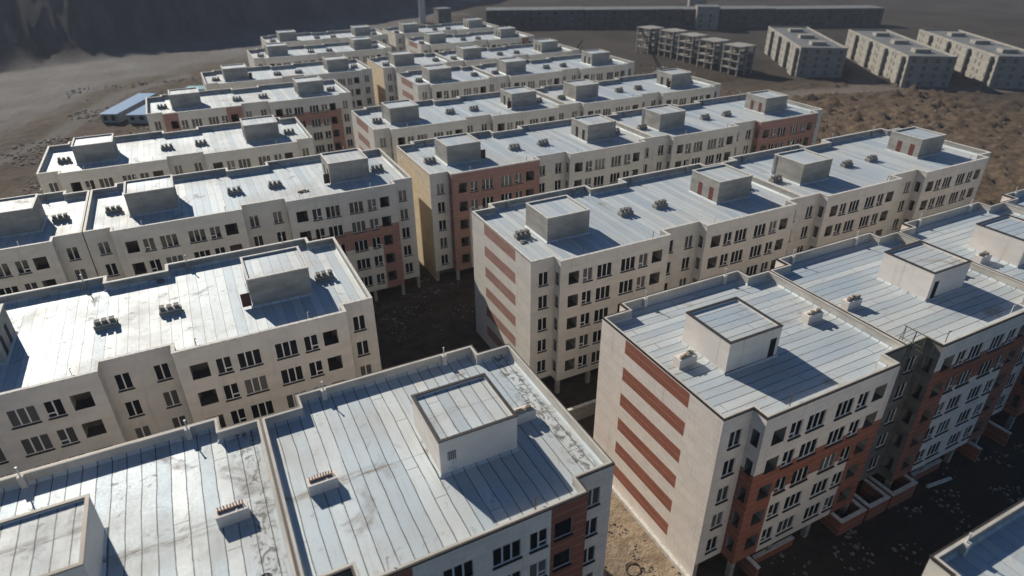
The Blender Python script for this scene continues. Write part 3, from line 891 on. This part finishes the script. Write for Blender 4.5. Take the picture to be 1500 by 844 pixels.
scatter(900, 22.5, 32, 20, 46, .06, .30, .5)
scatter(900, 32, 100, 12, 25.5, .08, .42)
scatter(600, 10, 33, 46, 60, .08, .34)
scatter(300, 13, 36, 78, 100, .1, .4)
scatter(1500, -60, 5, 112, 235, .3, 1.1, .06)
scatter(700, -40, 35, 225, 310, .3, 1.1, .06)
scatter(900, -40, -8, 112, 200, .2, .8, .12)
scatter(260, 124, 230, 60, 170, .3, .9, .1)
scatter(250, 118, 200, 160, 250, .5, 1.3, .1)
tag(rb.build('rubble', [M['rubble']]), 'broken masonry and stones strewn over the site', kind='stuff')

# ------------------------------------------------------------------ sunken entrance walls of the front right row
def areaway(x, w, label, y_out=1.25, depth=1.6, h=1.85):
    t = thing('areaway_wall', label, 'low wall', (x, 25.79, 0), 0, 'sunken entrance walls below the red fronts')
    b = MB(); q = .3
    b.box(0, q, -y_out, depth, -1.2, h); b.box(w - q, w, -y_out, depth, -1.2, h); b.box(q, w - q, -y_out, -y_out + q, -1.2, h)
    b.build('wall', [M['red']], t)
    c = MB(); o = .05
    c.box(-o, q + o, -y_out - o, depth, h + .003, h + .1); c.box(w - q - o, w + o, -y_out - o, depth, h + .003, h + .1); c.box(q + o, w - q - o, -y_out - o, -y_out + q + o, h + .003, h + .1)
    c.build('wall_coping', [M['coping_light']], t)
    return t
areaway(32.26 + 16.4, 3.6, 'red low wall box with pale coping under the striped block, left of the recess')
areaway(32.26 + 20.5, 3.1, 'red low wall box with pale coping in the middle under the stair recess')
areaway(32.26 + 24.1, 3.9, 'red low wall box with pale coping right of the stair recess')
for x, w, lab in ((32.26 + 5.1, .3, 'lone low cross wall below the left corner of the striped block'), (32.26 + 38.9, .3, 'low cross wall with pale coping at the far right, nearer one'), (32.26 + 44.5, .3, 'low cross wall with pale coping at the far right, rear one')):
    t = thing('cross_wall', lab, 'low wall', (x, 25.79, 0))
    b = MB(); b.box(0, w, -1.3, 1.6, -1.2, 1.85); b.build('wall', [M['red']], t)
    b = MB(); b.box(-.05, w + .05, -1.35, 1.6, 1.853, 1.95); b.build('wall_coping', [M['coping_light']], t)
for x, w, lab in ((32.26 + 6.3, 5.2, 'long low red plinth wall under the striped block front'), (32.26 + 29.5, 5.0, 'long low red plinth wall under the second red block front')):
    b = MB(); b.box(x, x + w, 25.79 + .02, 25.79 + .32, -1.2, 1.0); b.box(x - .03, x + w + .03, 25.79 - .02, 25.79 + .36, 1.003, 1.1, 1)
    tag(b.build('plinth_wall', [M['red'], M['coping_light']]), lab, 'low wall')
# plinth strip and yard wall by the striped end
b = MB(); b.box(31.85, 32.24, 27.2, 44.4, -1, .45); tag(b.build('plinth_kerb', [M['coping_light']]), 'pale plinth kerb along the foot of the striped end wall', 'kerb')
b = MB(); b.box(22.5, 43.5, 51.2, 51.5, -1, 2.0); b.box(22.45, 43.55, 51.15, 51.55, 2.003, 2.1, 1)
tag(b.build('yard_wall', [M['concrete'], M['coping_light']]), 'low grey yard wall seen between two striped blocks', 'wall')

# scaffold frame hung over the roof edge in the stair recess
sc = MB(); X0 = 55.0; Y0 = 27.5
for xx in (X0, X0 + 1.1):
    for y0 in (25.5, 27.0):
        pass
zt = T + 1.55
for yy in (28.2, 27.2, 26.2, 25.4):
    sc.tube((X0, yy, T - .85 if yy > 27.3 else T - 4), (X0, yy, zt), .035, n=6)
    if yy > 26: sc.tube((X0 - .75, yy + .1, T - .85 if yy > 27.4 else T - 3), (X0, yy, zt), .03, n=6)
sc.tube((X0, 28.4, zt), (X0, 25.0, zt), .05, n=6)
sc.tube((X0 - .35, 28.3, T + .5), (X0 - .35, 26.2, T + .5), .03, n=6)
sc.tube((X0 - .1, 28.3, T - .1), (X0 - .1, 26.0, T - .1), .03, n=6)
sc.tube((X0, 28.2, T + .2), (X0, 27.2, zt), .025, n=6); sc.tube((X0, 27.2, T - .5), (X0, 26.2, zt), .025, n=6)
M['green'] = flat_material('faded_green_steel', (.075, .095, .05), .6)
tag(sc.build('scaffold_frame', [M['green']]), 'rusty green scaffold frame on the roof edge beside the stair recess', 'scaffold')
b = MB(); b.box(55.2, 56.9, 25.9, 27.6, T - 2.4, T - .25); b.box(55.1, 57.0, 25.8, 27.7, T - .25, T - .15, 1)
# pile of loose blocks on roofs, coils, beam
def ring(x, y, z, r, label):
    b = MB()
    for k in range(4):
        c = Vector((x + random.uniform(-.08, .08), y + random.uniform(-.08, .08), z + .03 + .03 * k)); rr = r * random.uniform(.9, 1.05)
        for i in range(22):
            a0, a1 = i / 22 * 6.283, (i + 1) / 22 * 6.283
            b.tube(c + Vector((math.cos(a0) * rr, math.sin(a0) * rr, 0)), c + Vector((math.cos(a1) * rr, math.sin(a1) * rr, 0)), .022, n=5, cap=False)
    tag(b.build('wire_coil', [M['steel']]), label, 'wire coil')
ring(28.2, 30.7, terrain(28.2, 30.7)[0], .75, 'dark wire coil lying on the dirt beside the striped end wall')
ring(-2.2, 29.75, ROOFZ, .36, 'small dark wire coil on the stained near roof at the bottom edge')
b = MB(); b.box(62.8, 66.2, 24.45, 24.7, -.1, .25); b.v = [(x, y - (x - 62.8) * .12, z) for x, y, z in b.v]
tag(b.build('concrete_beam', [M['coping_light']]), 'single pale concrete beam lying on the dark street', 'beam')
def heap(x, y, z, n, s, label, mat):
    b = MB()
    for k in range(n):
        px, py = random.gauss(0, s), random.gauss(0, s * .7); h = random.uniform(.08, .2); zz = z + random.choice((0, .0, .12))
        a = .18 + random.random() * .25
        b.box(x + px, x + px + a, y + py, y + py + a * .6, zz, zz + h)
    tag(b.build('block_heap', [mat]), label, 'heap')
heap(12.8, 96.6, ROOFZ - .1, 16, .35, 'small heap of loose blocks on the pale roof before a roof hut', M['clay'])
heap(-7.2, 74.6, ROOFZ, 12, .17, 'dark scraps beside the rear parapet of the stained left roof', M['darkconc'])
heap(34.0, 65.1, ROOFZ, 12, .2, 'crumbled bricks left of the front chimney above the striped end', M['concrete'])

# ------------------------------------------------------------------ site sheds, tower, crane
def shed(pts, h, label, mat, walls):
    """pts: roof corners in plan, counter-clockwise"""
    cx = sum(p[0] for p in pts) / 4; cy = sum(p[1] for p in pts) / 4
    gz = terrain(cx, cy)[0]
    t = thing('site_shed', label, 'shed', (cx, cy, gz), 0, 'site sheds left of the blocks')
    P = [Vector((p[0] - cx, p[1] - cy, 0)) for p in pts]
    b = MB()
    for i in range(4):
        a, c = P[i] * .96, P[(i + 1) % 4] * .96
        b.quad((a.x, a.y, -1), (c.x, c.y, -1), (c.x, c.y, h), (a.x, a.y, h))
    b.build('wall', [walls], t)
    r = MB(); r.quad(*[(p.x, p.y, h + .12) for p in P]); r.quad(*[(p.x, p.y, h) for p in reversed(P)])
    for i in range(4):
        a, c = P[i], P[(i + 1) % 4]; r.quad((a.x, a.y, h), (c.x, c.y, h), (c.x, c.y, h + .12), (a.x, a.y, h + .12))
    r.build('roof', [mat], t)
    a, c = P[0] * .965, P[1] * .965
    d = MB()
    for f0, f1 in ((.15, .35), (.6, .8)):
        s, e = a.lerp(c, f0), a.lerp(c, f1)
        off = Vector((0, -.03, 0))
        d.quad((s.x, s.y - .06, .9), (e.x, e.y - .06, .9), (e.x, e.y - .06, h - .5), (s.x, s.y - .06, h - .5))
    d.build('window', [M['glass']], t)
shed([(-25.7, 245.4), (-20.5, 243.0), (-8.4, 270.5), (-14.3, 273.4)], 3.0, 'long site shed with a pale blue roof, the left one', M['blue'], M['shedwall'])
shed([(-18.0, 241.0), (-12.0, 238.4), (-1.5, 262), (-7.5, 264.6)], 2.6, 'blue roofed site shed partly hidden behind the brown brick strip block', M['blue'], M['shedwall'])
shed([(0.5, 270.0), (8.5, 267.0), (10.5, 273.5), (2.5, 276.5)], 3.2, 'small teal roofed shed peeping behind a left roof hut', M['teal'], M['shedwall'])

t = thing('water_tower', 'pale round tower on the far plain at the top of the picture', 'tower', (152, 432, terrain(152, 432)[0]))
b = MB(); b.tube((0, 0, -1), (0, 0, 24), 2.1, 2.0, n=20); b.build('shaft', [M['coping_light']], t)
b = MB(); b.tube((0, 0, 24), (0, 0, 26), 2.0, 4.2, n=20); b.tube((0, 0, 26), (0, 0, 32), 4.2, n=20); b.tube((0, 0, 32), (0, 0, 33.5), 4.2, .5, n=20); b.build('tank', [M['coping_light']], t)
b = MB(); b.box(-4.5, 4.5, -4, 4, -1, 9); b.box(-4.8, 4.8, -4.3, 4.3, 9.003, 9.3, 1)
for k in range(3): b.box(-3.2 + k * 2.4, -1.9 + k * 2.4, -4.03, -3.99, 4, 6.5, 2)
tag(b.build('pump_house', [M['darkconc'], M['estate_roof'], M['glass']], loc=(163, 424, terrain(163, 424)[0])), 'dark pump house right beside the pale round tower', 'building')

def crane(x, y, tip, label, s=1.0):
    z = terrain(x, y)[0]
    t = thing('mobile_crane', label, 'crane', (x, y, z))
    b = MB(); b.box(-3 * s, 3 * s, -1.4 * s, 1.4 * s, .6 * s, 1.8 * s); b.box(-1.2 * s, 2.6 * s, -1.2 * s, 1.2 * s, 1.803 * s, 3.2 * s); b.build('carriage', [M['darkconc']], t)
    for wx in (-2.1, 0, 2.1):
        w = MB(); w.tube((wx * s, -1.6 * s, .55 * s), (wx * s, 1.6 * s, .55 * s), .55 * s, n=12); w.build('wheel', [M['steel']], t)
    b = MB(); a = Vector((0, 0, 2.6 * s)); e = Vector(tip); d = (e - a).normalized(); u = d.cross(Vector((0, 0, 1))).normalized(); w = u.cross(d)
    q = .45 * s; N = 16
    for su, sw in ((1, 1), (1, -1), (-1, -1), (-1, 1)): b.tube(a + u * q * su + w * q * sw, e + u * q * su * .6 + w * q * sw * .6, .12 * s, n=5)
    for i in range(N):
        p, p2 = a.lerp(e, i / N), a.lerp(e, (i + 1) / N)
        for (su, sw), (tu, tw) in (((1, 1), (1, -1)), ((1, -1), (-1, -1)), ((-1, -1), (-1, 1)), ((-1, 1), (1, 1))):
            b.tube(p + u * q * su + w * q * sw, p2 + u * q * tu + w * q * tw, .07 * s, n=4, cap=False)
    b.build('boom', [M['steel']], t)
    b = MB(); b.tube(e, e - Vector((0, 0, 5 * s)), .05, n=4); b.tube(e - Vector((0, 0, 5 * s)), e - Vector((0, 0, 5.8 * s)), .25, n=6); b.build('hook', [M['steel']], t)
crane(181, 221, (-7.5, 5.0, 17.5), 'dark crane boom leaning left before the concrete frames')
crane(158, 258, (6.0, -2.0, 11), 'thin small crane boom leaning right behind the far roofs', .55)

# ------------------------------------------------------------------ concrete frames under construction, and the estate beyond
DIR = math.atan2(52.3, 36.4)        # heading of the estate's long walls
def frame(x, y, rz, label, bays=2, deep=3, floors=5):
    z = terrain(x, y)[0]
    t = thing('concrete_frame', label, 'building shell', (x, y, z), rz, 'concrete frames under construction')
    bw, bd, fh = 4.2, 4.4, 2.9
    sl = MB()
    c = MB(); c.box(-.28, .28, -.28, .28, -1, floors * fh); cm = c.mesh('column', [M['concrete']])
    for i in range(bays + 1):
        for j in range(deep + 1): link('column', cm, t, (i * bw, j * bd, 0))
    for f in range(1, floors + 1):
        s = MB(); s.box(-.5, bays * bw + .5, -.5, deep * bd + .5, f * fh - .3, f * fh); s.build('floor_slab', [M['concrete']], t)
    w = MB(); w.box(bw * .9, bw * 1.4, bd * 1.1, bd * 2, 0, floors * fh - .31); w.build('stair_core', [M['darkconc']], t)
    if bays > 1:
        w = MB(); w.box(bays * bw - .1, bays * bw + .1, .3, bd * 1.0, .01, fh * 2.88); w.build('infill_wall', [M['clay']], t)
fr_pts = [(208, 271), (210, 256), (209, 241), (208, 226), (208, 211)]
fl = ['bare concrete frame farthest from the picture bottom, right behind the crane boom', 'second bare concrete frame from the crane boom', 'middle bare concrete frame of the five', 'bare concrete frame second from the dark block', 'nearest bare concrete frame, beside the dark shaded block']
for (x, y), lab in zip(fr_pts, fl): frame(x, y - 6, rad(2), lab, 2, 2, 4)
heap_m = MB()

def estate_block(x, y, length, width, height, rz, label, wall='estate', bays=12, floors=4, bumps=True):
    """x, y is the near corner; long wall runs along local +y, short wall along local +x"""
    z = terrain(x, y)[0]
    t = thing('estate_block', label, 'building', (x, y, z), rz, 'finished blocks of the estate beyond')
    b = MB(); b.box(0, width, 0, length, -2, height, skip='b')
    if bumps:
        for k in range(4):
            y0 = length * (.04 + .25 * k); b.box(-1.3, -.003, y0, y0 + length * .11, -2, height - .01, skip='r')
    b.build('wall', [M[wall]], t)
    r = MB(); r.box(.4, width - .4, .4, length - .4, height + .003, height + .12); 
    r.build('roof', [M['estate_roof']], t)
    p = MB()
    for bx in ((-.1, width + .1, -.1, .35), (-.1, width + .1, length - .35, length + .1), (-.1, .35, .35, length - .35), (width - .35, width + .1, .35, length - .35)): p.box(*bx, height + .004, height + .7)
    p.build('parapet', [M[wall]], t)
    for k in range(3):
        s = MB(); y0 = length * (.14 + .3 * k); s.box(width * .35, width * .68, y0, y0 + 4.5, height + .12, height + 1.5); s.build('roof_hut', [M[wall]], t)
    wm_ = MB(); wm_.box(-.05, .02, -.65, .65, 0, 1.5)
    me_ = wm_.mesh('window', [M['muted']])
    fh = height / floors; cnt = 0
    for f in range(floors):
        for q in range(bays):
            yy = length * (q + .5) / bays; bump = bumps and any(length * (.04 + .25 * k) - .7 < yy < length * (.15 + .25 * k) + .7 for k in range(4))
            if cnt < 78: link('window', me_, t, (-1.3 if bump else 0, yy, f * fh + 1.0)); cnt += 1
    m2 = MB(); m2.box(-.65, .65, -.05, .02, 0, 1.5); me2 = m2.mesh('window', [M['muted']])
    for f in range(floors):
        for q in range(4): link('window', me2, t, (width * (q + .5) / 4, 0, f * fh + 1.0))
    return t
RZ = DIR - math.pi / 2
estate_block(228, 192, 64, 18, 10.8, RZ, 'distant estate block with a plain sunlit side and dark end, left of the dirt track')
estate_block(248, 159, 73, 17, 11.0, RZ, 'distant pale ribbed estate block right of the dirt track, the middle one')
estate_block(273, 141, 72, 17, 11.0, RZ, 'rightmost distant estate block with bright ribs, cut by the right edge')
# far terrace, its shaded fronts towards us
ang = math.atan2(280 - 386, 399 - 177)
def terrace(k, s0, s1, label, h=10.0):
    x = 177 + math.cos(ang) * s0; y = 386 + math.sin(ang) * s0
    z = terrain(x, y)[0]; w = s1 - s0
    t = thing('terrace_block', label, 'building', (x, y, z), ang, 'long dark row on the far plain')
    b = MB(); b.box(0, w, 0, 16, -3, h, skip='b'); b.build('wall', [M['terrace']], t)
    r = MB(); r.box(-.2, w + .2, -.2, 16.2, h + .003, h + .5); r.build('roof', [M['estate_roof']], t)
    mw = MB(); mw.box(-.9, .9, -.04, .02, 0, 1.6); mm = mw.mesh('window', [M['glass']])
    nb = int(w / 5)
    for f in range(3):
        for q in range(nb): link('window', mm, t, (w * (q + .5) / nb, 0, f * 3.2 + 1.2))
for k, (a, c, lab) in enumerate(((0, 60, 'long dark far building, leftmost of the row near the pale tower'), (61, 121, 'long dark far building behind the small crane boom'), (122, 178, 'long dark far building directly left of the grey double fronted house'), (179, 246, 'long dark far building, rightmost of the row'))):
    terrace(k, a, c, lab)
def far_house(x, y, w, d, h, rz, label):
    z = terrain(x, y)[0]
    t = thing('far_house', label, 'building', (x, y, z), rz)
    b = MB(); b.box(0, w * .42, -2, d, -2, h, skip='b'); b.box(w * .58, w, -2, d, -2, h, skip='b'); b.box(w * .42 + .003, w * .58 - .003, 0, d - .1, -2, h - .4, skip='b'); b.build('wall', [M['estate']], t)
    r = MB(); r.box(-.2, w + .2, -2.2, d + .2, h + .003, h + .4); r.build('roof', [M['estate_roof']], t)
    m = MB(); m.box(-.05, .02, -.7, .7, 0, 1.5); mm = m.mesh('window', [M['glass']])
    for f in range(3):
        for q in range(2): link('window', mm, t, (0, d * (q + .5) / 2, f * 3.1 + 1.2))
far_house(298, 318, 13, 11, 12.5, rad(55), 'grey double fronted house standing before the long dark row')
far_house(318, 352, 11, 9, 15, rad(55), 'smaller grey house rising behind the long dark row')

# ------------------------------------------------------------------ light, sky, camera
SUN = Vector((-.50, 1.62, 1.0)).normalized()
el = math.asin(SUN.z); az = math.atan2(SUN.x, SUN.y)
w = bpy.data.worlds.new('World'); scene.world = w; w.use_nodes = True
nt = w.node_tree; nt.nodes.clear()
sk = nt.nodes.new('ShaderNodeTexSky'); sk.sky_type = 'NISHITA'; sk.sun_disc = False
sk.sun_elevation = el; sk.sun_rotation = az; sk.altitude = 1200; sk.dust_density = 0.0; sk.air_density = 1.0; sk.ozone_density = 4.0
bg = nt.nodes.new('ShaderNodeBackground'); bg.inputs[1].default_value = .05
ow = nt.nodes.new('ShaderNodeOutputWorld')
tn = nt.nodes.new('ShaderNodeMix'); tn.data_type = 'RGBA'; tn.blend_type = 'MULTIPLY'; tn.inputs[0].default_value = 1.0
tn.inputs[7].default_value = (.88, 1.04, 1.14, 1)          # a deep clear-air blue
nt.links.new(sk.outputs[0], tn.inputs[6]); nt.links.new(tn.outputs[2], bg.inputs[0]); nt.links.new(bg.outputs[0], ow.inputs[0])
sl = bpy.data.lights.new('sun', 'SUN'); sl.energy = 5.0; sl.angle = rad(.53); sl.color = (1, .915, .79)
so = bpy.data.objects.new('sun', sl); COL.objects.link(so)
so.rotation_euler = SUN.to_track_quat('Z', 'Y').to_euler(); so.location = (0, 0, 200)

hz = bpy.data.materials.new('thin_air_haze'); hz.use_nodes = True
ht = hz.node_tree; ht.nodes.clear()
pv = ht.nodes.new('ShaderNodeVolumePrincipled'); ho = ht.nodes.new('ShaderNodeOutputMaterial')
pv.inputs['Color'].default_value = (.80, .87, 1, 1); pv.inputs['Density'].default_value = HAZE; pv.inputs['Anisotropy'].default_value = 0.0
ht.links.new(pv.outputs[0], ho.inputs['Volume'])
b = MB(); b.box(-700, 1500, -90, 1700, -40, 175)
if HAZE: tag(b.build('haze', [hz]), 'thin bluish air over the whole site', kind='stuff')

cd = bpy.data.cameras.new('camera'); co = bpy.data.objects.new('camera', cd); COL.objects.link(co)
cd.sensor_width = 36; cd.sensor_fit = 'HORIZONTAL'; cd.lens = F_PX / 1500 * 36
cd.dof.use_dof = True; cd.dof.focus_distance = 70; cd.dof.aperture_fstop = .1
cd.clip_end = 6000; cd.clip_start = .5
m = Matrix((rt, up, -fw)).transposed().to_4x4(); m.translation = CAM
co.matrix_world = m
scene.camera = co
scene.render.engine = 'CYCLES'
scene.view_settings.view_transform = 'Standard'; scene.view_settings.look = 'None'
scene.view_settings.exposure = .19; scene.view_settings.gamma = 1.0
scene.view_settings.use_curve_mapping = False
